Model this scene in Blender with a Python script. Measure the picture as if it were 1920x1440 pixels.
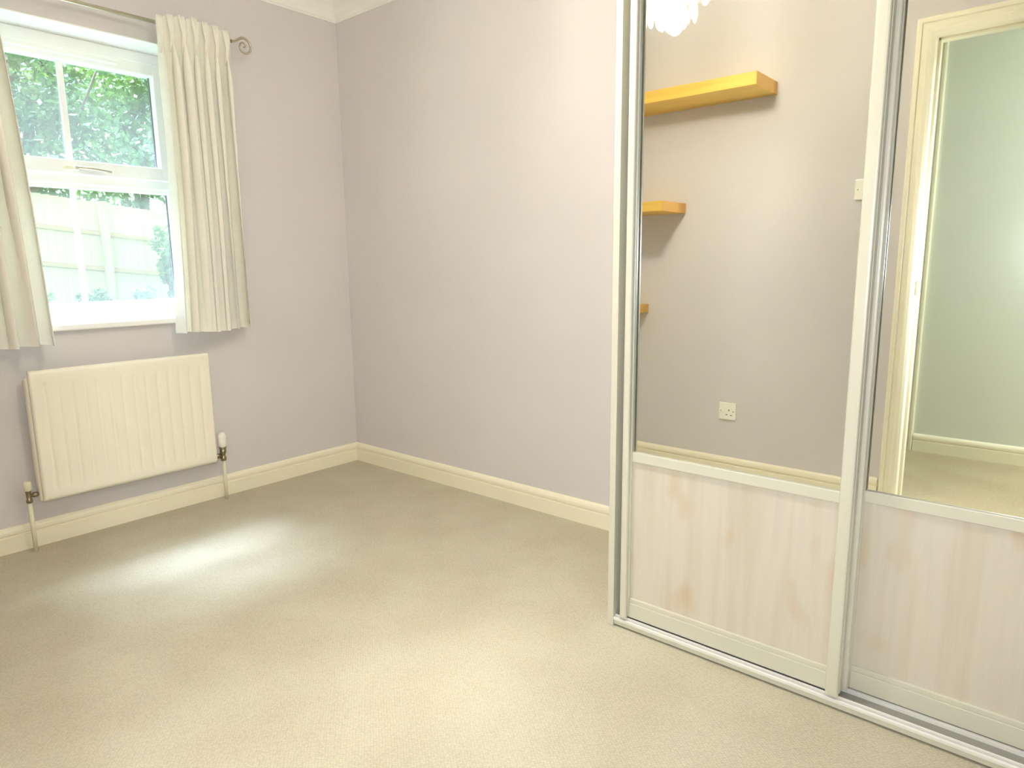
import bpy, bmesh, math, random
import numpy as np
from mathutils import Vector, Matrix
random.seed(7); rng = np.random.default_rng(7)
scn = bpy.context.scene
C = scn.collection
for o_ in list(bpy.data.objects): bpy.data.objects.remove(o_)
PI = math.pi

# ------------------------------------------------------------------ camera
cam_d = bpy.data.cameras.new('camera'); cam = bpy.data.objects.new('camera', cam_d); C.objects.link(cam)
cam.location = (3.09489, -2.27797, 1.07483)
cam.rotation_euler = (math.radians(80.11929), math.radians(0.59248), math.radians(40.281))
cam_d.sensor_width = 36.0; cam_d.sensor_fit = 'HORIZONTAL'; cam_d.lens = 1275.44 / 1920 * 36
cam_d.clip_start = 0.02; cam_d.clip_end = 200
scn.camera = cam

# ------------------------------------------------------------------ world, sun, exposure
world = bpy.data.worlds.new('sky'); scn.world = world; world.use_nodes = True
bg = world.node_tree.nodes['Background']
bg.inputs['Color'].default_value = (0.86, 0.94, 1.0, 1); bg.inputs['Strength'].default_value = 1.75

def light(name, kind, loc, energy, color, **kw):
    d = bpy.data.lights.new(name, kind); d.energy = energy; d.color = color
    for k, v in kw.items(): setattr(d, k, v)
    o = bpy.data.objects.new(name, d); o.location = loc; C.objects.link(o); return o
sun = light('hazy_sun', 'SUN', (-6, -4, 9), 64.0, (0.64, 0.81, 1.0), angle=math.radians(32))
sun.rotation_euler = Vector((0.37, 0.03, -1.0)).to_track_quat('-Z', 'Y').to_euler()
PENDANT = (1.92, -1.17, 2.05)
light('pendant_lamp', 'POINT', PENDANT, 222.0, (1.0, 0.975, 0.90), shadow_soft_size=0.07)
up = light('pendant_fill_spot', 'SPOT', PENDANT, 300.0, (1.0, 0.97, 0.85), shadow_soft_size=0.05, spot_size=math.radians(178), spot_blend=0.6)
up.rotation_euler = (PI, 0, 0)          # added fill spot at the bulb, lifts ceiling, upper walls and far floor
flash = light('camera_flash', 'AREA', (3.06, -2.24, 1.13), 24.0, (0.88, 0.94, 1.0), shape='DISK', size=0.03)
flash.rotation_euler = cam.rotation_euler
hall_lamp = light('hall_lamp', 'AREA', (4.2, -2.80, 2.33), 64.0, (0.96, 0.99, 1.0), shape='DISK', size=0.24)
portal = light('window_portal', 'AREA', (-0.245, -1.22, 1.43), 1.0, (1, 1, 1), shape='RECTANGLE', size=1.12, size_y=0.86)
portal.rotation_euler = (0, -PI/2, 0); portal.data.cycles.is_portal = True

scn.view_settings.view_transform = 'Standard'; scn.view_settings.look = 'None'
scn.view_settings.exposure = -0.30; scn.view_settings.gamma = 1.0
scn.view_settings.use_curve_mapping = False
try:
    scn.cycles.max_bounces = 16; scn.cycles.diffuse_bounces = 8; scn.cycles.glossy_bounces = 6
    scn.cycles.transparent_max_bounces = 24; scn.cycles.caustics_reflective = False
except Exception: pass

# ------------------------------------------------------------------ materials
def s2l(c): return tuple(((v/255)/12.92 if v/255 <= .04045 else ((v/255+.055)/1.055)**2.4) for v in c)
class MatB:
    def __init__(s, name, rgb, rough=0.6, metal=0.0, spec=0.5):
        s.m = bpy.data.materials.new(name); s.m.use_nodes = True
        s.nt = s.m.node_tree; s.N = s.nt.nodes; s.L = s.nt.links
        s.b = s.N['Principled BSDF']; s.out = s.N['Material Output']
        s.b.inputs['Base Color'].default_value = (*s2l(rgb), 1)
        s.b.inputs['Roughness'].default_value = rough; s.b.inputs['Metallic'].default_value = metal
        s.b.inputs['Specular IOR Level'].default_value = spec
    def coord(s, scale=(1, 1, 1), rot=(0, 0, 0)):
        t = s.N.new('ShaderNodeTexCoord'); mp = s.N.new('ShaderNodeMapping')
        mp.inputs['Scale'].default_value = scale; mp.inputs['Rotation'].default_value = rot
        s.L.new(t.outputs['Object'], mp.inputs['Vector']); return mp.outputs['Vector']
    def noise(s, vec, scale, detail=3, rough=.5):
        n = s.N.new('ShaderNodeTexNoise'); n.inputs['Scale'].default_value = scale
        n.inputs['Detail'].default_value = detail; n.inputs['Roughness'].default_value = rough
        s.L.new(vec, n.inputs['Vector']); return n.outputs['Fac']
    def ramp(s, fac, stops):
        r = s.N.new('ShaderNodeValToRGB'); e = r.color_ramp.elements
        e[0].position = stops[0][0]; e[0].color = (*s2l(stops[0][1]), 1)
        e[1].position = stops[-1][0]; e[1].color = (*s2l(stops[-1][1]), 1)
        for p, c in stops[1:-1]:
            k = e.new(p); k.color = (*s2l(c), 1)
        s.L.new(fac, r.inputs['Fac']); return r.outputs['Color']
    def mix(s, fac, a, b, mode='MIX'):
        n = s.N.new('ShaderNodeMix'); n.data_type = 'RGBA'; n.blend_type = mode
        if isinstance(fac, (int, float)): n.inputs[0].default_value = fac
        else: s.L.new(fac, n.inputs[0])
        s.L.new(a, n.inputs[6]); s.L.new(b, n.inputs[7]); return n.outputs[2]
    def color(s, c): s.L.new(c, s.b.inputs['Base Color'])
    def bump(s, h, strength=.2, dist=.002):
        b = s.N.new('ShaderNodeBump'); b.inputs['Strength'].default_value = strength
        b.inputs['Distance'].default_value = dist; s.L.new(h, b.inputs['Height'])
        s.L.new(b.outputs['Normal'], s.b.inputs['Normal'])

def paint(name, rgb, rough=.75, var=4, bump=.15, scale=220):
    M = MatB(name, rgb, rough); v = M.coord()
    M.color(M.ramp(M.noise(v, 1.7, 3), [(.3, [c-var for c in rgb]), (.7, [min(255, c+var) for c in rgb])]))
    M.bump(M.noise(v, scale, 2), bump, .001); return M.m
WALL = paint('lilac_grey_wall_paint', (212, 207, 208), .8, 2)
CEIL = paint('white_ceiling_paint', (240, 238, 232), .85, 2)
GLOSSWHITE = paint('cream_white_gloss_wood', (240, 234, 212), .38, 2, .05, 60)
REVEAL = paint('white_reveal_paint', (244, 243, 240), .6, 1)
HALLWALL = paint('pale_green_grey_hall_paint', (218, 221, 213), .8, 2)
UPVC = MatB('white_upvc', (246, 246, 246), .3).m
RADW = paint('white_radiator_enamel', (240, 235, 218), .35, 1, .02, 40)
PLASTIC = MatB('white_plastic', (242, 240, 230), .35).m
CREAMPL = MatB('cream_plastic_cap', (232, 226, 200), .4).m
DARKHOLE = MatB('dark_slot', (60, 54, 44), .6).m
GASKET = MatB('grey_gasket', (120, 120, 124), .6).m
BRASS = MatB('tarnished_nickel', (150, 140, 112), .35, .85).m
PEWTER = MatB('brushed_pewter', (188, 180, 160), .32, .8).m
CHROME = MatB('satin_steel', (176, 172, 160), .25, .9).m
ALU = MatB('pale_aluminium', (236, 234, 230), .42, .15).m
FRAMEP = paint('maple_effect_cream_profile', (208, 205, 190), .36, 2, .03, 40)

def carpet(name, rgb, d=10):
    M = MatB(name, rgb, .95, spec=.1); v = M.coord((1, 1, 1), (0, 0, math.radians(38)))
    vo = M.N.new('ShaderNodeTexVoronoi'); vo.inputs['Scale'].default_value = 150; vo.inputs['Randomness'].default_value = .45
    M.L.new(v, vo.inputs['Vector'])
    a = M.ramp(vo.outputs['Distance'], [(.0, [min(255, c+5) for c in rgb]), (.75, [c-d*1.7 for c in rgb])])
    b = M.ramp(M.noise(v, 4, 4), [(.35, (246, 244, 242)), (.65, (255, 255, 255))])
    M.color(M.mix(1.0, a, b, 'MULTIPLY')); inv = M.N.new('ShaderNodeMath'); inv.operation = 'SUBTRACT'; inv.inputs[0].default_value = 1
    M.L.new(vo.outputs['Distance'], inv.inputs[1]); M.bump(inv.outputs[0], .35, .003); return M.m
CARPET = carpet('cream_loop_carpet', (200, 194, 175))

def maple(name):
    M = MatB(name, (226, 212, 192), .4)
    g = M.noise(M.coord((15, 15, .9)), 1.6, 4, .5)
    base = M.ramp(g, [(.3, (200, 190, 174)), (.55, (209, 202, 190)), (.75, (203, 195, 184))])
    knots = M.ramp(M.noise(M.coord((7, 7, 3.6)), 1.15, 2), [(.58, (255, 255, 255)), (.76, (243, 222, 194))])
    M.color(M.mix(.85, base, knots, 'MULTIPLY')); M.bump(g, .04, .0005); return M.m
MAPLE = maple('pale_maple_panel')
def oak():
    M = MatB('honey_oak_veneer', (226, 170, 78), .45)
    g = M.noise(M.coord((1.2, 30, 30)), 2.2, 5, .65)
    M.color(M.ramp(g, [(.3, (206, 164, 70)), (.7, (222, 184, 86))])); return M.m
OAK = oak()
OAKEND = MatB('oak_end_grain', (202, 154, 76), .5).m
def mirror_mat():
    M = MatB('silvered_mirror', (248, 250, 244), .012, 1.0)
    g = M.N.new('ShaderNodeBsdfGlossy'); g.inputs['Color'].default_value = (.80, .86, .82, 1); g.inputs['Roughness'].default_value = .16
    mx = M.N.new('ShaderNodeMixShader'); mx.inputs[0].default_value = .035
    M.L.new(M.b.outputs[0], mx.inputs[1]); M.L.new(g.outputs[0], mx.inputs[2]); M.L.new(mx.outputs[0], M.out.inputs[0]); return M.m
MIRROR = mirror_mat()
def glass_mat():
    M = MatB('window_glass', (255, 255, 255), .02)
    t = M.N.new('ShaderNodeBsdfTransparent'); t.inputs[0].default_value = (.97, .985, .98, 1)
    g = M.N.new('ShaderNodeBsdfGlossy'); g.inputs['Roughness'].default_value = .02
    df = M.N.new('ShaderNodeBsdfTranslucent'); df.inputs['Color'].default_value = (1, 1, 1, 1)
    mx = M.N.new('ShaderNodeMixShader'); mx.inputs[0].default_value = .06
    mx2 = M.N.new('ShaderNodeMixShader'); mx2.inputs[0].default_value = .045  # white translucent share stands in for pale glare over the garden view
    M.L.new(t.outputs[0], mx.inputs[1]); M.L.new(g.outputs[0], mx.inputs[2])
    M.L.new(mx.outputs[0], mx2.inputs[1]); M.L.new(df.outputs[0], mx2.inputs[2]); M.L.new(mx2.outputs[0], M.out.inputs[0]); return M.m
GLASS = glass_mat()
def cloth_mat(name, rgb, trans, slub=True):
    M = MatB(name, rgb, .9, spec=.1)
    v = M.coord((1, 1, 1)); w = M.noise(M.coord((500, 500, 90)), 1.0, 2)
    s = M.noise(M.coord((14, 14, 160)), 1.2, 3)
    M.color(M.ramp(s, [(.3, [c-2 for c in rgb]), (.7, [min(255, c+2) for c in rgb])])); M.bump(w, .08, .0006)
    tr = M.N.new('ShaderNodeBsdfTranslucent'); tr.inputs['Color'].default_value = (*s2l(rgb), 1)
    mx = M.N.new('ShaderNodeMixShader'); mx.inputs[0].default_value = trans
    M.L.new(M.b.outputs[0], mx.inputs[1]); M.L.new(tr.outputs[0], mx.inputs[2]); M.L.new(mx.outputs[0], M.out.inputs[0]); return M.m
CURTAIN = cloth_mat('cream_slub_curtain', (252, 249, 241), .22)
LINING = cloth_mat('white_curtain_lining', (246, 246, 240), .35)
SHELL = cloth_mat('capiz_shell', (250, 244, 226), .6)
_n = SHELL.node_tree; _t = _n.nodes.new('ShaderNodeBsdfTransparent'); _m = _n.nodes.new('ShaderNodeMixShader'); _m.inputs[0].default_value = .55
_o = _n.nodes['Material Output']; _src = _o.inputs[0].links[0].from_socket
_n.links.new(_src, _m.inputs[1]); _n.links.new(_t.outputs[0], _m.inputs[2]); _n.links.new(_m.outputs[0], _o.inputs[0])
def emis(name, rgb, s):
    M = MatB(name, rgb); M.b.inputs['Emission Color'].default_value = (*rgb_l(rgb), 1); M.b.inputs['Emission Strength'].default_value = s; return M.m
def rgb_l(c): return s2l(c)
BULB = emis('lit_bulb', (255, 240, 205), 20)
OPAL = emis('lit_opal_glass', (250, 255, 250), 4)
def leafmat(name, a, b, trans=.22):
    M = MatB(name, a, .6); M.color(M.ramp(M.noise(M.coord(), 1.6, 4), [(.3, a), (.7, b)]))
    tr = M.N.new('ShaderNodeBsdfTranslucent'); tr.inputs['Color'].default_value = (*s2l(b), 1)
    mx = M.N.new('ShaderNodeMixShader'); mx.inputs[0].default_value = trans
    M.L.new(M.b.outputs[0], mx.inputs[1]); M.L.new(tr.outputs[0], mx.inputs[2]); M.L.new(mx.outputs[0], M.out.inputs[0]); return M.m
LEAF_D = leafmat('mid_green_leaves', (52, 84, 50), (92, 128, 76))
LEAF_B = leafmat('bright_green_leaves', (66, 104, 36), (116, 150, 66))
LEAF_P = leafmat('pale_green_leaves', (84, 116, 92), (124, 152, 126))
BARK = MatB('bark', (120, 108, 92), .9).m
def fence_mat():
    M = MatB('sun_bleached_fence_timber', (226, 206, 178), .8)
    M.color(M.ramp(M.noise(M.coord((20, 20, 1)), 2, 4), [(.3, (206, 188, 158)), (.7, (222, 206, 178))])); return M.m
FENCE = fence_mat(); FENCER = MatB('fence_rail_timber', (196, 166, 112), .8).m
GRASS = leafmat('lawn', (70, 92, 50), (92, 112, 62), .02)
BRICKM = paint('pale_render_outside', (220, 212, 200), .9, 4)

# ------------------------------------------------------------------ mesh helpers
def new_obj(name, bm, mat, parent=None, smooth=False, loc=None):
    me = bpy.data.meshes.new(name); bmesh.ops.recalc_face_normals(bm, faces=bm.faces[:]) if len(bm.faces) < 40000 else None
    bm.to_mesh(me); bm.free(); me.materials.append(mat)
    if smooth:
        for p in me.polygons: p.use_smooth = True
    o = bpy.data.objects.new(name, me); C.objects.link(o)
    if parent: o.parent = parent
    if loc: o.location = loc
    return o
def box(bm, x0, x1, y0, y1, z0, z1, bev=0, seg=2):
    x0, x1 = sorted((x0, x1)); y0, y1 = sorted((y0, y1)); z0, z1 = sorted((z0, z1))
    r = bmesh.ops.create_cube(bm, size=1)
    for v in r['verts']:
        v.co = Vector(((x0+x1)/2+v.co.x*(x1-x0), (y0+y1)/2+v.co.y*(y1-y0), (z0+z1)/2+v.co.z*(z1-z0)))
    if bev:
        es = list({e for v in r['verts'] for e in v.link_edges})
        bmesh.ops.bevel(bm, geom=es, offset=bev, segments=seg, affect='EDGES', profile=.5)
    return bm
def B(*a, **k): return box(bmesh.new(), *a, **k)
def tube(bm, pts, r, n=12, cap=True):
    pts = [Vector(p) for p in pts]; rings = []
    rs = r if isinstance(r, (list, tuple)) else [r]*len(pts)
    up = None
    for i, p in enumerate(pts):
        t = (pts[min(i+1, len(pts)-1)]-pts[max(i-1, 0)]).normalized()
        if up is None: up = t.orthogonal().normalized()
        up = (up - t*up.dot(t)).normalized(); s = t.cross(up)
        rings.append([bm.verts.new(p+(up*math.cos(2*PI*k/n)+s*math.sin(2*PI*k/n))*rs[i]) for k in range(n)])
    for a, b in zip(rings, rings[1:]):
        for k in range(n): bm.faces.new((a[k], a[(k+1) % n], b[(k+1) % n], b[k]))
    if cap: bm.faces.new(rings[0][::-1]); bm.faces.new(rings[-1])
    return bm
def lathe(bm, c, prof, n=20, axis='z'):
    rings = []
    for r, h in prof:
        ring = []
        for k in range(n):
            a = 2*PI*k/n
            v = (r*math.cos(a), r*math.sin(a), h) if axis == 'z' else (r*math.cos(a), h, r*math.sin(a)) if axis == 'y' else (h, r*math.cos(a), r*math.sin(a))
            ring.append(bm.verts.new(Vector(c)+Vector(v)))
        rings.append(ring)
    for a, b in zip(rings, rings[1:]):
        for k in range(n): bm.faces.new((a[k], a[(k+1) % n], b[(k+1) % n], b[k]))
    bm.faces.new(rings[0][::-1]); bm.faces.new(rings[-1]); return bm
def tag(o, label=None, cat=None, group=None, kind=None):
    for k, v in (('label', label), ('category', cat), ('group', group), ('kind', kind)):
        if v: o[k] = v
    return o
def thing(name, loc, label, cat, group=None):
    o = bpy.data.objects.new(name, None); o.location = loc; o.empty_display_size = .1; C.objects.link(o)
    return tag(o, label, cat, group)
def under(root, o):            # parent a world-space mesh to a thing without moving it
    o.parent = root; base = root; off = Vector((0, 0, 0))
    while base: off += base.location; base = base.parent
    o.data.transform(Matrix.Translation(-off)); return o
def part(name, bm, mat, root, smooth=False, label=None):
    o = new_obj(name, bm, mat, smooth=smooth); under(root, o)
    if label: o['label'] = label
    return o
def struct(name, bm, mat, label=None, smooth=False):
    o = new_obj(name, bm, mat, smooth=smooth); o['kind'] = 'structure'
    if label: o['label'] = label
    return o
def run(bm, prof, p0, p1, n, m0=0, m1=0):
    """extrude a (depth, z) profile from p0 to p1, depth along n, mitred by +-1 at each end"""
    p0, p1, n = Vector(p0), Vector(p1), Vector(n); d = (p1-p0).normalized()
    A = [bm.verts.new(p0+n*t+d*t*m0+Vector((0, 0, z))) for t, z in prof]
    Bv = [bm.verts.new(p1+n*t-d*t*m1+Vector((0, 0, z))) for t, z in prof]
    k = len(prof)
    for i in range(k): bm.faces.new((A[i], A[(i+1) % k], Bv[(i+1) % k], Bv[i]))
    bm.faces.new(A[::-1]); bm.faces.new(Bv); return bm

# ------------------------------------------------------------------ key dimensions
RW, RD, RH = 3.90, 2.223, 2.40           # room: x 0..RW, y 0..-RD
WY0, WY1, WZ0, WZ1 = -1.66, -0.78, 0.865, 2.005      # window opening
DX0, DX1, DZ = 2.505, 3.265, 1.975                   # doorway in the front wall
HY = -3.26

# ------------------------------------------------------------------ structure
struct('floor', B(-.0, RW, -RD-.06, .0, -.12, 0), CARPET, 'cream loop-pile carpeted floor')
o = struct('ceiling', B(-.3, 5.4, HY-.2, .2, RH, RH+.15), CEIL, 'white painted ceiling')
bm = bmesh.new()
box(bm, -.3, 0, HY-.2, WY0, -.12, RH); box(bm, -.3, 0, WY1, .2, -.12, RH)
box(bm, -.3, 0, WY0, WY1, -.12, WZ0-.0245); box(bm, -.3, 0, WY0, WY1, WZ1, RH)
struct('wall_left', bm, WALL, 'lilac-grey wall with the window')
struct('wall_back', B(0, RW+.2, 0, .2, -.12, RH), WALL, 'lilac-grey wall beside the wardrobe')
struct('wall_right', B(RW, RW+.2, -RD, 0, -.12, RH), WALL)
bm = bmesh.new()
box(bm, 0, DX0-.02, -RD-.12, -RD, -.02, RH); box(bm, DX1+.02, RW+.2, -RD-.12, -RD, -.02, RH); box(bm, DX0-.02, DX1+.02, -RD-.12, -RD, DZ+.02, RH)
struct('wall_front', bm, WALL, 'lilac-grey wall with shelves and doorway, seen in the mirrors')
# hall side skins of the doorway wall and the hall itself
bm = bmesh.new()
box(bm, 0, DX0-.02, -RD-.13, -RD-.12, 0, RH); box(bm, DX1+.02, 5.2, -RD-.13, -RD-.12, 0, RH); box(bm, DX0-.02, DX1+.02, -RD-.13, -RD-.12, DZ+.02, RH)
box(bm, .6, .62, HY, -RD-.13, 0, RH); box(bm, 5.1, 5.2, HY, -RD-.13, 0, RH)
struct('wall_hall', bm, HALLWALL)
struct('wall_landing', B(0, 5.4, HY-.2, HY, -.02, RH), HALLWALL, 'pale green-grey hall wall seen through the doorway')
struct('floor_hall', B(0, 5.4, HY-.2, -RD-.06, -.12, 0), carpet('tan_hall_carpet', (184, 172, 146)), 'tan hall carpet beyond the doorway')

SK = [(0, 0), (.015, 0), (.015, .061), (.0075, .0635), (.0075, .0685), (.014, .0725), (.014, .083), (.0105, .092), (.005, .098), (0, .1)]
struct('baseboard_left', run(bmesh.new(), SK, (0, -RD, 0), (0, 0, 0), (1, 0, 0), 1, 1), GLOSSWHITE, 'cream white moulded skirting under the radiator')
struct('baseboard_back', run(bmesh.new(), SK, (0, 0, 0), (2.072, 0, 0), (0, -1, 0), 1, 0), GLOSSWHITE, 'cream white moulded skirting between corner and wardrobe')
struct('baseboard_front', run(bmesh.new(), SK, (0, -RD, 0), (2.428, -RD, 0), (0, 1, 0), 1, 0), GLOSSWHITE)
struct('baseboard_front.001', run(bmesh.new(), SK, (DX1+.08, -RD, 0), (RW, -RD, 0), (0, 1, 0), 0, 1), GLOSSWHITE)
struct('baseboard_right', run(bmesh.new(), SK, (RW, -RD, 0), (RW, -.66, 0), (-1, 0, 0), 1, 0), GLOSSWHITE)
struct('baseboard_hall', run(bmesh.new(), SK, (2.388, HY, 0), (5.1, HY, 0), (0, 1, 0)), GLOSSWHITE)
# coving
CV = [(0, 0), (.004, 0), (.006, .008)]
for i in range(9):
    a = PI/2*i/8; CV.append((.008+.088*(1-math.cos(a)), .010+.080*math.sin(a)))
CV += [(.1, .094), (.1, .1), (0, .1)]
CVZ = [(t, z+2.3) for t, z in CV]
bm = bmesh.new()
run(bm, CVZ, (0, -RD, 0), (0, 0, 0), (1, 0, 0), 1, 1); run(bm, CVZ, (0, 0, 0), (2.072, 0, 0), (0, -1, 0), 1, 0)
run(bm, CVZ, (0, -RD, 0), (RW, -RD, 0), (0, 1, 0), 1, 1); run(bm, CVZ, (RW, -RD, 0), (RW, -.64, 0), (-1, 0, 0), 1, 0)
struct('trim_1', bm, CEIL, 'white coving around the top of the walls')

# door casing, lining and stop
def casing(x0, x1, ztop, yface, ny, w=.07):
    bm = bmesh.new(); P = [(0, 0), (.012, 0), (.016, .006), (.016, .018), (.010, .022), (.010, .040), (.014, .045), (.012, .058), (.007, w), (0, w)]
    def leg(x, s):       # vertical legs with moulded face, mitred at the top
        A = [bm.verts.new((x+s*(w-q), yface+ny*t, 0)) for t, q in P]; Bv = [bm.verts.new((x+s*(w-q), yface+ny*t, ztop+w-q)) for t, q in P]
        k = len(P)
        for i in range(k): bm.faces.new((A[i], A[(i+1) % k], Bv[(i+1) % k], Bv[i]))
        bm.faces.new(A); bm.faces.new(Bv)
    leg(x0, -1); leg(x1, 1)
    A = [bm.verts.new((x0-(w-q), yface+ny*t, ztop+w-q)) for t, q in P]; Bv = [bm.verts.new((x1+(w-q), yface+ny*t, ztop+w-q)) for t, q in P]
    for i in range(len(P)): j = (i+1) % len(P); bm.faces.new((A[i], A[j], Bv[j], Bv[i]))
    return bm
door = struct('door_1', casing(DX0, DX1, DZ, -RD, 1), GLOSSWHITE, 'cream white moulded doorway casing reflected in the mirror')
bm = bmesh.new()
box(bm, DX0-.02, DX0, -RD-.13, -RD, 0, DZ+.02, .001); box(bm, DX1, DX1+.02, -RD-.13, -RD, 0, DZ+.02, .001); box(bm, DX0, DX1, -RD-.13, -RD, DZ, DZ+.02)
box(bm, DX0, DX0+.011, -RD-.085, -RD-.05, 0, DZ, .002); box(bm, DX1-.011, DX1, -RD-.085, -RD-.05, 0, DZ, .002); box(bm, DX0, DX1, -RD-.085, -RD-.05, DZ-.011, DZ)
o = new_obj('door_lining', bm, GLOSSWHITE, door)
o = new_obj('strike_plate', B(DX0, DX0+.0025, -RD-.042, -RD-.012, .93, .99, .0008), CHROME, door); o['label'] = 'small satin metal strike plate'
o = new_obj('door_casing', casing(DX0, DX1, DZ, -RD-.13, -1), GLOSSWHITE, door)
struct('door_2', casing(1.50, 2.315, 2.28, HY, 1), GLOSSWHITE, 'white casing of a hall doorway')
o = new_obj('door_leaf', B(1.50, 2.315, HY, HY+.006, 0, 2.28), REVEAL, bpy.data.objects['door_2'])

# ------------------------------------------------------------------ window
FX0, FX1 = -.225, -.16
bm = bmesh.new()   # painted reveal
box(bm, FX0, 0, WY0, WY0+.004, WZ0, WZ1); box(bm, FX0, 0, WY1-.004, WY1, WZ0, WZ1); box(bm, FX0, .0, WY0, WY1, WZ1-.004, WZ1)
struct('trim_2', bm, REVEAL, 'white painted window reveal')
win = struct('window_1', (lambda b: (box(b, FX0, FX1, WY0+.004, WY0+.05, WZ0, WZ1-.004, .004), box(b, FX0, FX1, WY1-.045, WY1-.004, WZ0, WZ1-.004, .004),
      box(b, FX0, FX1, WY0+.05, WY1-.045, WZ1-.048, WZ1-.004, .004), box(b, FX0, FX1, WY0+.05, WY1-.045, WZ0, WZ0+.05, .004),
      box(b, FX0, FX1, WY0+.05, WY1-.045, 1.425, 1.470, .004), b)[-1])(bmesh.new()), UPVC, 'white framed window with top-hung upper sash')
# upper sash
SY0, SY1, SZ0, SZ1 = WY0+.05, WY1-.045, 1.462, WZ1-.046
sx0, sx1 = -.215, -.150
gy0, gy1, gz0, gz1 = SY0+.048, SY1-.048, SZ0+.058, SZ1-.052
bm = bmesh.new()
box(bm, sx0, sx1, SY0, gy0, SZ0, SZ1, .005); box(bm, sx0, sx1, gy1, SY1, SZ0, SZ1, .005)
box(bm, sx0, sx1, gy0-.002, gy1+.002, SZ0, gz0, .005); box(bm, sx0, sx1, gy0-.002, gy1+.002, gz1, SZ1, .005)
sash = new_obj('sash', bm, UPVC, win)
new_obj('gasket', (lambda b: (box(b, -.200, -.190, gy1-.0045, gy1+.001, gz0, gz1), b)[-1])(bmesh.new()), GASKET, sash)
MUN = -1.222
new_obj('pane', B(-.206, -.200, gy0-.004, gy1+.004, gz0-.004, gz1+.004), GLASS, sash)
new_obj('glazing_bar', B(-.197, -.182, MUN-.0115, MUN+.0115, gz0, gz1, .003), UPVC, sash)
# lower fixed light
ly0, ly1, lz0, lz1 = WY0+.068, WY1-.063, .940, 1.408
bm = bmesh.new()
box(bm, -.210, -.166, WY0+.048, ly0, WZ0+.048, 1.427, .003); box(bm, -.210, -.166, ly1, WY1-.043, WZ0+.048, 1.427, .003)
box(bm, -.210, -.166, ly0-.002, ly1+.002, WZ0+.048, lz0, .003); box(bm, -.210, -.166, ly0-.002, ly1+.002, lz1, 1.427, .003)
bead = new_obj('glazing_bead', bm, UPVC, win)
new_obj('gasket', B(-.200, -.192, ly1-.0045, ly1+.001, lz0, lz1), GASKET, bead)
new_obj('pane', B(-.206, -.200, ly0-.004, ly1+.004, lz0-.004, lz1+.004), GLASS, win)
new_obj('glazing_bar', B(-.204, -.196, MUN-.0115, MUN+.0115, lz0, lz1, .002), UPVC, win)
# vent
bm = bmesh.new(); box(bm, -.150, -.134, -1.45, -1.02, 1.923, 1.941, .005); box(bm, -.139, -.130, -1.28, -1.25, 1.927, 1.937, .002)
new_obj('trickle_vent', bm, UPVC, win)
# handle
bm = bmesh.new(); box(bm, -.151, -.138, -1.262, -1.205, 1.478, 1.496, .004); lathe(bm, (-.138, -1.222, 1.487), [(.010, 0), (.010, .012), (.008, .016)], 14, 'x')
hd = new_obj('window_handle', bm, CREAMPL, win)
bm = tube(bmesh.new(), [(-.124, -1.220, 1.487), (-.116, -1.200, 1.488), (-.113, -1.165, 1.4865), (-.114, -1.120, 1.482), (-.114, -1.095, 1.4795)], [.006, .0065, .0058, .0050, .0035], 10)
new_obj('lever', bm, PEWTER, hd, True)['label'] = 'grey metal lever'
# sill board
bm = B(FX0+.02, .032, WY0-.05, WY1+.05, WZ0-.025, WZ0, .006, 3)
for v in bm.verts:      # horns only project in front of the wall
    if v.co.x < .0: v.co.y = min(max(v.co.y, WY0), WY1)
o = struct('trim_3', bm, REVEAL, 'white window board below the window')
struct('trim_4', B(-.36, FX0, WY0-.05, WY1+.05, WZ0-.06, WZ0-.02, .004), UPVC)

# ------------------------------------------------------------------ fitted wardrobe with sliding mirror doors
FY = -.640
wd = thing('fitted_wardrobe', (2.072, 0, 0), 'fitted wardrobe with sliding mirrored doors and pale maple lower panels', 'wardrobe')
part('side_panel', B(2.072, 2.092, FY, 0, 0, RH, .0012), FRAMEP, wd)
part('side_panel', B(RW-.02, RW, FY, 0, 0, RH, .0012), FRAMEP, wd)
part('plinth', B(2.092, RW-.02, FY+.004, -.53, .006, .022, .0015), FRAMEP, wd)
part('plinth_packer', B(2.092, RW-.02, FY+.035, -.54, 0, .006), FRAMEP, wd)
bm = bmesh.new()
part('track_channel', B(2.092, RW-.02, FY+.012, -.536, .0215, .025), MatB('grey_track_channel', (142, 142, 136), .5).m, wd)
for y, h in ((FY+.012, .034), (-.585, .034), (-.578, .034), (-.540, .034)): box(bm, 2.092, RW-.02, y, y+.003, .022, h)
box(bm, 2.092, RW-.02, FY+.001, FY+.009, .020, .0285, .001)
part('bottom_track', bm, ALU, wd, label='pale aluminium double floor track')
part('header', B(2.092, RW-.02, FY+.004, -.52, 2.27, RH, .001), FRAMEP, wd)
part('back_board', B(2.092, RW-.02, -.012, 0, .0, RH), FRAMEP, wd)
def stile(x, w, yf, side):
    """profiled upright: rounded nose with a finger groove; side=+1 groove faces +x"""
    bm = bmesh.new(); d = .043
    P = [(0, .004), (.002, .001), (.006, 0), (w-.006, 0), (w-.002, .001), (w, .004), (w, .010), (w-.003, .012), (w-.003, .019), (w, .021), (w, d), (0, d), (0, .021), (.003, .019), (.003, .012), (0, .010)]
    A = [bm.verts.new((x+a, yf+b, .036)) for a, b in P]; Bv = [bm.verts.new((x+a, yf+b, 2.265)) for a, b in P]
    k = len(P)
    for i in range(k): bm.faces.new((A[i], A[(i+1) % k], Bv[(i+1) % k], Bv[i]))
    bm.faces.new(A); bm.faces.new(Bv); return bm
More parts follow.
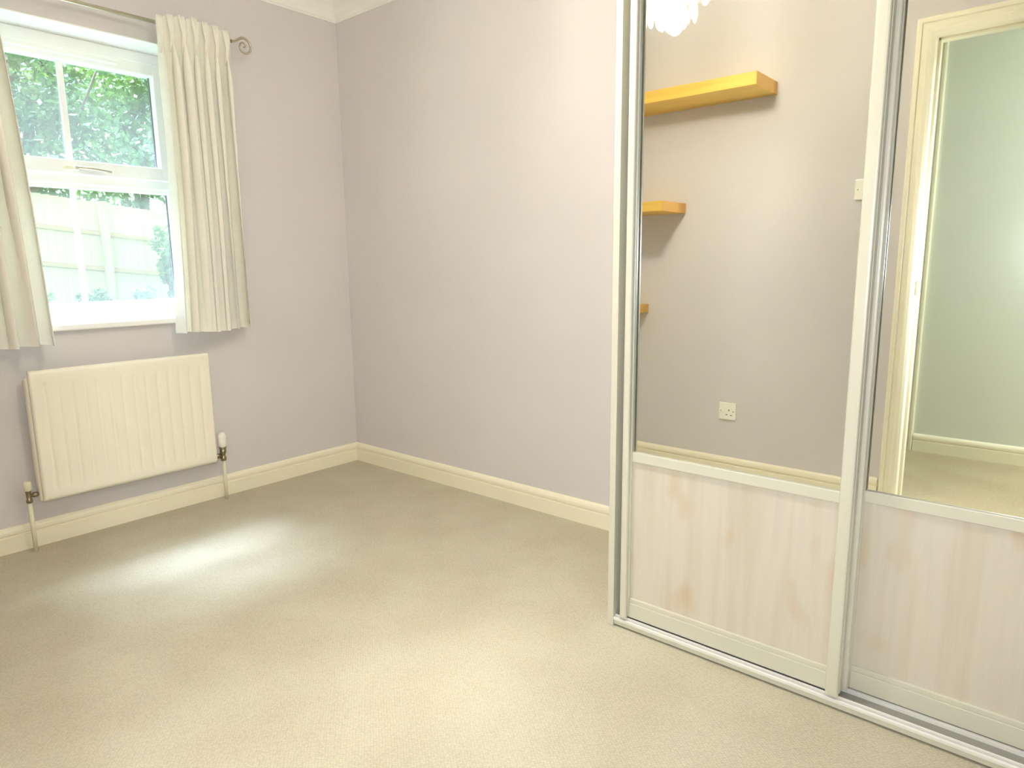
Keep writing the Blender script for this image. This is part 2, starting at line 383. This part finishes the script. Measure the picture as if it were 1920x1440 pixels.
def sliding_door(x0, x1, yf, wl, wr, lab):
    ym = yf+.026; root = part('sliding_door', B(x0+wl, x1-wr, ym, ym+.008, .095, .532), MAPLE, wd); root['label'] = lab
    mi = B(x0+wl, x1-wr, ym, ym+.004, .530, 2.235)
    part('mirror', mi, MIRROR, root)
    part('backing', B(x0+wl, x1-wr, ym+.0045, ym+.010, .535, 2.235), FRAMEP, root)
    part('stile', stile(x0, wl, yf, 1), FRAMEP, root); part('stile', stile(x1-wr, wr, yf, -1), FRAMEP, root)
    yr = ym-.008
    bm = bmesh.new(); box(bm, x0+wl, x1-wr, yr, ym+.012, .516, .5455, .0025)
    part('rail', bm, FRAMEP, root)
    bm = bmesh.new(); box(bm, x0+wl, x1-wr, yr, ym+.012, .036, .082, .0015); box(bm, x0+wl, x1-wr, yr+.002, ym+.012, .082, .096, .0015)
    part('rail', bm, FRAMEP, root)
    part('rail', B(x0+wl, x1-wr, yr, ym+.012, 2.22, 2.265, .0015), FRAMEP, root)
    return root
sliding_door(2.112, 2.7226, FY, .021, .029, 'left door in the front track, mirror above maple panel')
sliding_door(2.690, 3.312, FY+.045, .043, .029, 'middle door in the rear track, mirror above maple panel')
sliding_door(3.275, 3.868, FY, .029, .021, 'right door in the front track')

# ------------------------------------------------------------------ radiator
RY0, RY1, RZ0, RZ1 = -1.538, -.850, .196, .703
rad = thing('radiator', (.06, (RY0+RY1)/2, RZ0), 'white ribbed panel radiator on the wall under the window', 'radiator')
bm = bmesh.new(); nf = 14; ny = nf*10+12; nz = 40
yg = np.linspace(RY0, RY1, ny); zg = np.linspace(RZ0, RZ1, nz); V = []
mg = .022; pitch = (RY1-RY0-2*mg)/nf
for z in zg:
    row = []
    for y in yg:
        u = (y-RY0-mg)/pitch; fr = u-math.floor(u); inside = 0 <= u <= nf
        g = max(0, 1-abs(fr-.5)/.26) if inside else 0; g = g*g*(3-2*g)
        fz = min(1, max(0, (z-RZ0-.040)/.018))*min(1, max(0, (RZ1-.052-z)/.018)); fz = fz*fz*(3-2*fz)
        e = min(y-RY0, RY1-y, z-RZ0, RZ1-z); rnd = .006*(1-min(1, e/.006))**2
        row.append(bm.verts.new((.100-.0075*g*fz-rnd, y, z)))
    V.append(row)
for a, b in zip(V, V[1:]):
    for i in range(ny-1): bm.faces.new((a[i], a[i+1], b[i+1], b[i]))
edge = [*V[0], *[r[-1] for r in V[1:]], *V[-1][-2::-1], *[r[0] for r in V[-2:0:-1]]]
back = [bm.verts.new((.080, v.co.y, v.co.z)) for v in edge]
for i in range(len(edge)):
    j = (i+1) % len(edge); bm.faces.new((edge[i], edge[j], back[j], back[i]))
bm.faces.new(back)
part('front_panel', bm, RADW, rad, True)
part('back_panel', B(.040, .080, RY0-.008, RY1+.008, RZ0-.004, RZ1-.025, .010, 3), RADW, rad, True)
bm = bmesh.new(); tube(bm, [(.080, RY0+.012, RZ1-.006), (.080, RY1-.012, RZ1-.006)], .007, 12)
box(bm, .060, .082, RY0+.012, RY1-.012, RZ1-.012, RZ1-.002, .002)
part('top_seam', bm, RADW, rad, True)
for y in (RY0+.12, RY1-.12): part('wall_bracket', B(.001, .042, y-.012, y+.012, RZ0+.03, RZ1-.06, .002), RADW, rad)
# lockshield valve (left), thermostatic valve (right)
yl = RY0-.040
bm = bmesh.new(); lathe(bm, (.062, yl, 0), [(.008, .196), (.011, .198), (.011, .210), (.009, .213), (.009, .238), (.010, .240), (.010, .246)], 14)
tube(bm, [(.062, yl, .224), (.062, yl+.012, .224), (.062, yl+.014, .224), (.062, yl+.028, .224), (.062, yl+.034, .224)], [.007, .007, .010, .010, .006], 12)
v = part('radiator_valve', bm, BRASS, rad, True, 'tarnished metal lockshield valve with cream cap')
part('valve_cap', lathe(bmesh.new(), (.062, yl, 0), [(.011, .244), (.0135, .248), (.0140, .268), (.0135, .278), (.010, .281)], 16), CREAMPL, v, True)
part('pipe', tube(bmesh.new(), [(.062, yl, 0), (.062, yl, .198)], .0078, 14), CREAMPL, rad, True)
yr_ = RY1+.044
bm = bmesh.new(); lathe(bm, (.062, yr_, 0), [(.009, .188), (.013, .190), (.013, .204), (.010, .207), (.010, .222), (.014, .224), (.014, .240), (.010, .242), (.016, .246), (.016, .256)], 14)
tube(bm, [(.062, yr_, .214), (.062, yr_-.014, .214), (.062, yr_-.016, .214), (.062, yr_-.032, .214), (.062, yr_-.038, .214)], [.008, .008, .012, .012, .006], 12)
v = part('radiator_valve', bm, BRASS, rad, True, 'tarnished metal valve with white thermostatic head')
head = lathe(bmesh.new(), (.062, yr_, 0), [(.015, .254), (.019, .258), (.020, .285), (.0185, .292), (.0185, .296), (.020, .300), (.018, .314), (.012, .322), (.003, .324)], 20)
part('thermostat_head', head, PLASTIC, v, True)
part('pipe', tube(bmesh.new(), [(.062, yr_, 0), (.062, yr_, .190)], .0078, 14), CREAMPL, rad, True)

# ------------------------------------------------------------------ curtain pole
pole = thing('curtain_pole', (.092, -1.24, 2.058), 'slim pewter curtain pole with scroll ends above the window', 'curtain pole')
part('rod', tube(bmesh.new(), [(.092, -1.870, 2.058), (.092, -.625, 2.058)], .0075, 14), PEWTER, pole, True)
SP = [(0, 0), (.012, .003), (.030, .014), (.052, .026), (.072, .022), (.086, .008), (.089, -.010), (.081, -.028), (.064, -.037), (.047, -.032), (.038, -.017), (.041, -.001), (.054, .006), (.064, -.001), (.062, -.011), (.054, -.013)]
def catmull(P, k=5):
    out = []
    Q = [P[0], *P, P[-1]]
    for i in range(1, len(Q)-2):
        for s in range(k):
            t = s/k; a, b, c, d = [Vector(q) for q in Q[i-1:i+3]]
            out.append(.5*((2*b)+(c-a)*t+(2*a-5*b+4*c-d)*t*t+(3*b-a-3*c+d)*t**3))
    out.append(Vector(Q[-2])); return out
for y0, s in ((-.625, 1), (-1.870, -1)):
    pts = catmull([(.092, y0+s*a, 2.058+b) for a, b in SP]); n_ = len(pts)
    part('finial', tube(bmesh.new(), pts, [.0062-.003*i/n_ for i in range(n_)], 10), PEWTER, pole, True)
    b_ = bmesh.new(); yb = y0-s*.045
    lathe(b_, (0, yb, 2.050), [(.022, 0), (.022, .004), (.010, .007)], 18, 'x'); tube(b_, [(.004, yb, 2.050), (.092, yb, 2.048)], .005, 10)
    tube(b_, [(.092+.013*math.cos(t), yb, 2.058+.013*math.sin(t)) for t in np.linspace(-PI*.95, PI*.35, 12)], .003, 8)
    part('bracket', b_, BRASS, pole, True)

# ------------------------------------------------------------------ curtains
def curtain(ya, yb, ztop, zbot, folds, seed, label, lead):
    """ya = leading edge at the window side, yb = outer edge"""
    R = random.Random(seed); s = 1 if yb > ya else -1; W_ = abs(yb-ya)
    ws = [R.uniform(.75, 1.3) for _ in range(folds)]; tot = sum(ws); ws = [w/tot for w in ws]
    am = [R.uniform(.6, 1.45) for _ in range(folds+1)]; ph = [R.uniform(-.4, .4) for _ in range(folds)]
    cum = [0]
    for w in ws: cum.append(cum[-1]+w)
    nu, nv = folds*16, 60; bm = bmesh.new(); lin = bmesh.new(); G = []; Gl = []
    for j in range(nv+1):
        v = j/nv; row = []; rl = []
        head = 1-min(1, v/.075); drop = min(1, max(0, v-.03)/.14); drop = drop*drop*(3-2*drop)
        for i in range(nu+1):
            u = i/nu; zt = ztop+.028*math.sin(PI*u)**.7; z = zt+(zbot-zt)*v; k = min(folds-1, max(0, next((q for q in range(folds) if cum[q+1] >= u), folds-1)))
            f = (u-cum[k])/ws[k]; th = 2*PI*f
            a = am[k]*(1-f)+am[k+1]*f
            hh = .012*math.copysign(abs(math.sin(th))**.7, math.sin(th))+.004*math.sin(5*th)*head
            lo = a*.050*math.sin(th+ph[k]*v*1.5)+.006*math.sin(2*th+3*v)+.003*math.sin(7*u+5*v)
            amp = hh*(1-drop)+lo*drop
            om = .36*ws[k]*W_*math.sin(2*th)*(.25+.75*drop)
            xc = .120*(1-drop)+.094*drop
            y = ya+s*(W_*u+om*min(1, min(u, 1-u)*12)) + s*(.012*(v**2)*(1 if u > .5 else -1)*abs(2*u-1))
            y += lead(v)*(1-u)
            x = xc+amp
            zz = z + (.004*math.sin(th*1.0+.7)+.010*R.uniform(-.1, .1) if j == 0 else 0) + (.004*math.sin(9*u) if j == nv else 0)
            row.append(bm.verts.new((max(x, .046), y, zz))); rl.append(lin.verts.new((max(x-.006, .040), y+s*.0015, zz-.02*head if j == 0 else zz+(.018 if j == nv else 0))))
        G.append(row); Gl.append(rl)
    for g, b_ in ((G, bm), (Gl, lin)):
        for a, b in zip(g, g[1:]):
            for i in range(nu): b_.faces.new((a[i], a[i+1], b[i+1], b[i]))
    t = thing('curtain', (.09, (ya+yb)/2, zbot), label, 'curtain')
    pos = [(Vector(G[R.randrange(3, nv-2)][R.randrange(1, nu)].co)) for _ in range(90)]
    # thin closed edge between the face cloth and the lining along the leading edge
    hem = bmesh.new()
    r1 = [hem.verts.new(G[j][0].co) for j in range(nv+1)]; r2 = [hem.verts.new(Gl[j][0].co) for j in range(nv+1)]
    for j in range(nv): hem.faces.new((r1[j], r1[j+1], r2[j+1], r2[j]))
    tape = bmesh.new(); tt = [[tape.verts.new(Vector(G[j][i].co)+Vector((-.003, 0, -.004))) for i in range(nu+1)] for j in (0, 1, 2, 3)]
    for a, b in zip(tt, tt[1:]):
        for i in range(nu): tape.faces.new((a[i], a[i+1], b[i+1], b[i]))
    part('drape', bm, CURTAIN, t, True); part('lining', lin, LINING, t, True, 'white lining'); part('edge_hem', hem, LINING, t, True)
    part('heading_tape', tape, LINING, t, True)
    tf = bmesh.new()
    for p in pos:
        q = bmesh.ops.create_icosphere(tf, subdivisions=1, radius=.0022)
        bmesh.ops.translate(tf, verts=q['verts'], vec=p+Vector((.0015, 0, 0)))
    o = part('slub_tuft', tf, CURTAIN, t); o['kind'] = 'stuff'
    # pinch pleats: little gathered fans on the heading
    for k in range(folds):
        uc = cum[k]+ws[k]*.27; yc = ya+s*W_*uc; zp = ztop+.028*math.sin(PI*uc)**.7; b = bmesh.new()
        for q in (-1, 0, 1):
            tube(b, [(.131, yc+q*.0085, zp+.002), (.138, yc+q*.007, zp-.03), (.139, yc+q*.0035, zp-.075), (.126, yc+q*.006, zp-.14)], [.0045, .0065, .005, .002], 8)
        part('pinch_pleat', b, CURTAIN, t, True)
    return t
curtain(-.962, -.647, 2.068, .800, 7, 11, 'cream pinch-pleat curtain hanging right of the window', lambda v: .012*math.sin(PI*v)+.004)
curtain(-1.500, -1.860, 2.068, .795, 7, 5, 'cream curtain hanging left of the window, at the photo edge', lambda v: .050*v+.012*math.sin(PI*v))

# ------------------------------------------------------------------ shelves, socket, switch on the front wall
def shelf(x1, z0, z1, L, label):
    t = thing('floating_shelf', (x1-L/2, -RD, z0), label, 'shelf', 'floating oak shelves')
    part('board', B(x1-L, x1-.002, -RD, -RD+.25, z0, z1, .0015), OAK, t)
    part('end_cap', B(x1-.002, x1, -RD, -RD+.25, z0, z1, .0008), OAKEND, t, label='darker oak end veneer')
shelf(1.908, 1.826, 1.880, 1.05, 'topmost honey oak floating shelf, longest visible one in the mirror')
shelf(1.478, 1.326, 1.374, .95, 'middle oak floating shelf in the mirror reflection, above its wall shadow')
shelf(1.280, .820, .864, .95, 'lowest oak floating shelf, only its end showing in the mirror')
sx, sz = 1.7447, .3381
sk = thing('wall_socket', (sx, -RD, sz), 'white single plug socket reflected low in the left mirror', 'socket')
part('face_plate', B(sx-.043, sx+.043, -RD, -RD+.009, sz-.043, sz+.043, .003, 3), PLASTIC, sk)
part('rocker_switch', B(sx-.027, sx-.014, -RD+.008, -RD+.0125, sz-.008, sz+.014, .0015), PLASTIC, sk)
bm = bmesh.new(); box(bm, sx+.006, sx+.011, -RD+.0086, -RD+.0094, sz+.001, sz+.010)
box(bm, sx-.007, sx+.001, -RD+.0086, -RD+.0094, sz-.020, sz-.0155); box(bm, sx+.016, sx+.024, -RD+.0086, -RD+.0094, sz-.022, sz-.0175)
part('pin_slots', bm, DARKHOLE, sk)
for d in (-.0335, .0300): part('screw', lathe(bmesh.new(), (sx+d, -RD+.008, sz), [(.0030, 0), (.0030, .0014), (.002, .0018)], 12, 'y'), CHROME, sk, True)
lx, lz = 2.308, 1.380
sw = thing('light_switch', (lx, -RD, lz), 'white light switch half hidden by the door stile, reflected in mirror', 'light switch')
part('face_plate', B(lx-.043, lx+.043, -RD, -RD+.009, lz-.043, lz+.043, .003, 3), PLASTIC, sw)
part('rocker_switch', B(lx-.006, lx+.006, -RD+.008, -RD+.013, lz-.013, lz+.013, .0015), PLASTIC, sw)
for d in (-.0300, .0300): part('screw', lathe(bmesh.new(), (lx+d, -RD+.008, lz), [(.0030, 0), (.0030, .0014), (.002, .0018)], 12, 'y'), CHROME, sw, True)

# ------------------------------------------------------------------ pendant light of shell discs
px, py, pz = PENDANT
pd = thing('pendant_light', (px, py, RH), 'lit ceiling pendant of hanging oval shell discs, reflected in mirror top', 'ceiling light')
part('ceiling_rose', lathe(bmesh.new(), (px, py, RH), [(.045, 0), (.045, -.012), (.020, -.028), (.006, -.030)], 20), PLASTIC, pd, True)
part('cord', tube(bmesh.new(), [(px, py, RH-.02), (px, py, 2.16)], .003, 8), PLASTIC, pd)
bm = lathe(bmesh.new(), (px, py, 0), [(.006, 2.18), (.014, 2.165), (.014, 2.115), (.012, 2.10)], 16)
part('lamp_holder', bm, PLASTIC, pd, True)
RINGS = ((.165, 16, 3, 2.215), (.122, 13, 4, 2.215), (.080, 10, 5, 2.205), (.045, 6, 5, 2.195), (.014, 3, 5, 2.18))
bm = bmesh.new()
for r, n, k, z in RINGS:
    tube(bm, [(px+r*math.cos(a), py+r*math.sin(a), z) for a in np.linspace(0, 2*PI, 33)], .0022, 6, False)
for a in (0, PI/2, PI, 3*PI/2): tube(bm, [(px, py, 2.215), (px+.165*math.cos(a), py+.165*math.sin(a), 2.215)], .002, 6)
part('frame_ring', bm, CHROME, pd, True)
bl = lathe(bmesh.new(), (px, py, 0), [(.012, 2.10), (.016, 2.095), (.026, 2.075), (.030, 2.055), (.026, 2.035), (.014, 2.024), (.004, 2.021)], 18)
blo = part('bulb', bl, BULB, pd, True)
blo.visible_shadow = True
disc_me = None
strings = bmesh.new(); Rd = random.Random(3)
for r, n, k, z in RINGS:
    for i in range(n):
        zj = z-Rd.uniform(0, .034); a = 2*PI*i/n+r*9; cx_, cy_ = px+r*math.cos(a), py+r*math.sin(a)
        tube(strings, [(cx_, cy_, z), (cx_, cy_, z-k*.064)], .0006, 4)
        for q in range(k):
            if disc_me is None:
                b = bmesh.new(); rr = []
                for fx in (-.0006, .0006): rr.append([b.verts.new((.023*math.cos(t), fx, .032*math.sin(t))) for t in np.linspace(0, 2*PI, 21)[:-1]])
                b.faces.new(rr[0]); b.faces.new(rr[1][::-1])
                for j in range(20): b.faces.new((rr[0][j], rr[0][(j+1) % 20], rr[1][(j+1) % 20], rr[1][j]))
                d0 = new_obj('shell_disc', b, SHELL, pd); disc_me = d0.data; d = d0
            else:
                d = bpy.data.objects.new('shell_disc', disc_me); d.parent = pd; C.objects.link(d)
            d.location = (cx_-px, cy_-py, zj-RH-.034-q*.064); d.rotation_euler = (0, Rd.uniform(-.1, .1), a+PI/2+Rd.uniform(-.7, .7))
part('hanging_thread', strings, PLASTIC, pd)

hl = thing('flush_ceiling_light', (4.2, -2.80, RH), 'round opal ceiling light in the hall', 'ceiling light')
part('base', lathe(bmesh.new(), (4.2, -2.80, RH), [(.14, 0), (.14, -.02), (.13, -.022)], 28), PLASTIC, hl, True)
part('diffuser', lathe(bmesh.new(), (4.2, -2.80, RH), [(.13, -.022), (.125, -.04), (.09, -.055), (.03, -.062)], 28), OPAL, hl, True)

# ------------------------------------------------------------------ garden
bm = bmesh.new(); box(bm, -40, -.36, -20, 30, -.5, -.1)
struct('garden_lawn', bm, GRASS, 'lawn outside the window')
fr = thing('garden_fence', (-7.4, 1.4, -.1), 'pale sunlit timber fence outside the lower window', 'fence')
def ftop(y): return 2.07-.105*(y-.53)
first = None
for i in range(74):
    y = -2.3+i*.1; h = ftop(y+.05)
    if first is None:
        b = bmesh.new(); q = [(-.006, 0), (.006, 0), (.010, .108), (-.004, .108)]
        A = [b.verts.new((a, c, 0)) for a, c in q]; Bv = [b.verts.new((a, c, 1)) for a, c in q]
        for k in range(4): b.faces.new((A[k], A[(k+1) % 4], Bv[(k+1) % 4], Bv[k]))
        b.faces.new(A); b.faces.new(Bv)
        first = new_obj('board', b, FENCE, fr); d = first
    else:
        d = bpy.data.objects.new('board', first.data); d.parent = fr; C.objects.link(d)
    d.location = (0, y-1.4, 0); d.scale = (1, 1, h+.1)
for dz in (.42, .90, 1.50):
    b = bmesh.new(); A = []
    for y in (-2.3, 5.1):
        z = ftop(y)-dz; A.append([b.verts.new((-7.389+a, y, z+c)) for a, c in ((0, -.035), (.05, -.02), (.05, .012), (0, .035))])
    for k in range(4): b.faces.new((A[0][k], A[0][(k+1) % 4], A[1][(k+1) % 4], A[1][k]))
    b.faces.new(A[0]); b.faces.new(A[1]); part('rail', b, FENCER, fr)
for y in (-2.26, -.43, 1.40, 3.23, 5.06): part('post', B(-7.389, -7.29, y-.05, y+.05, -.1, ftop(y)+.01, .004), FENCE, fr)

def leaves(n, blobs, size, R):
    """blobs: (cx,cy,cz,rx,ry,rz); returns mesh data of n leaf quads"""
    w = np.array([b[3]*b[4]*b[5] for b in blobs])**.7; w /= w.sum()
    k = R.choice(len(blobs), n, p=w); bl = np.array(blobs)[k]
    d = R.normal(size=(n, 3)); d /= np.linalg.norm(d, axis=1)[:, None]
    rad = R.uniform(.35, 1, n)**.5
    c = bl[:, :3]+d*bl[:, 3:]*rad[:, None]
    a = R.normal(size=(n, 3)); a /= np.linalg.norm(a, axis=1)[:, None]
    b = np.cross(a, R.normal(size=(n, 3))); b /= np.linalg.norm(b, axis=1)[:, None]
    s = (size*R.uniform(.6, 1.3, n))[:, None]
    v = np.stack([c-a*s, c-b*s*.45, c+a*s, c+b*s*.45], 1).reshape(-1, 3); return v
def foliage(name, v, mat, root):
    n = len(v)//4; me = bpy.data.meshes.new(name); me.vertices.add(n*4); me.vertices.foreach_set('co', (v-np.array(root.location)).ravel())
    me.loops.add(n*4); me.loops.foreach_set('vertex_index', np.arange(n*4)); me.polygons.add(n)
    me.polygons.foreach_set('loop_start', np.arange(n)*4); me.update(); me.validate(); me.materials.append(mat)
    o = bpy.data.objects.new(name, me); o.parent = root; C.objects.link(o); o['kind'] = 'stuff'; return o
def tree(x, y, H, r, blobs_n, n, size, mat, label, z0=1.6, seed=0, name='garden_tree'):
    R = np.random.default_rng(seed); t = thing(name, (x, y, -.1), label, 'tree')
    zc = (z0+H)/2; hz = (H-z0)/2; bl = []
    for _ in range(blobs_n):
        d = R.normal(size=3); d /= np.linalg.norm(d); q = R.uniform(.2, .9)
        s = R.uniform(.25, .45)*r
        bl.append((x+d[0]*q*r, y+d[1]*q*r, zc+d[2]*q*hz, s*1.25, s*1.25, s*.7))
    foliage('foliage', leaves(n, bl, size, R), mat, t)
    b = bmesh.new(); tube(b, [(x, y, -.1), (x+.05, y+.05, z0*.6), (x-.05, y, z0+.3), (x, y+.1, H-.6)], [.16, .13, .11, .03], 9)
    for q in bl[::2]:
        zs = R.uniform(z0*.6, zc); tube(b, [(x, y, zs), ((x+q[0])/2, (y+q[1])/2, (zs+q[2])/2+.1), (q[0], q[1], q[2])], [.06, .04, .012], 6)
    part('trunk', b, BARK, t, True); return t
tree(-9.9, 1.1, 6.2, 1.75, 24, 5200, .075, LEAF_D, 'dense mid-green tree behind the fence, at the upper window left', 1.5, 1)
tree(-14.2, 4.75, 7.6, 1.95, 24, 6000, .09, LEAF_B, 'bright yellow-green tree behind the fence, at the upper window middle', .9, 2)
tree(-10.9, 5.1, 6.6, 1.6, 22, 5200, .07, LEAF_P, 'pale hazy green tree behind the fence, at the upper window right', .8, 3)
tree(-19.5, 4.1, 9.2, 2.6, 24, 5500, .11, LEAF_D, 'taller mid-green tree standing furthest behind the others', 2.0, 4)
def shrub(x, y, H, r, n, size, mat, label, seed):
    R = np.random.default_rng(seed); t = thing('garden_shrub', (x, y, -.1), label, 'shrub', None)
    bl = [(x+R.uniform(-.6, .6)*r, y+R.uniform(-.6, .6)*r, R.uniform(.1, H-.16), r*.4, r*.4, .2) for _ in range(12)]
    foliage('foliage', leaves(n, bl, size, R), mat, t)
    b = bmesh.new()
    for q in bl: tube(b, [(x, y, -.1), (q[0], q[1], q[2])], [.015, .005], 5)
    part('stem', b, BARK, t); return t
shrub(-6.7, 2.02, 1.66, .32, 1500, .06, LEAF_B, 'tall leafy shrub against the fence, right side of the lower window', 21)
shrub(-6.2, .10, 1.02, .34, 1100, .05, LEAF_B, 'low shrub before the fence, left in the lower window', 22)
shrub(-6.2, .84, .92, .30, 900, .05, LEAF_D, 'small dark shrub before the fence, beside the glazing bar', 23)
shrub(-6.5, 1.55, .98, .30, 900, .05, LEAF_P, 'low pale shrub at the foot of the fence post', 24)
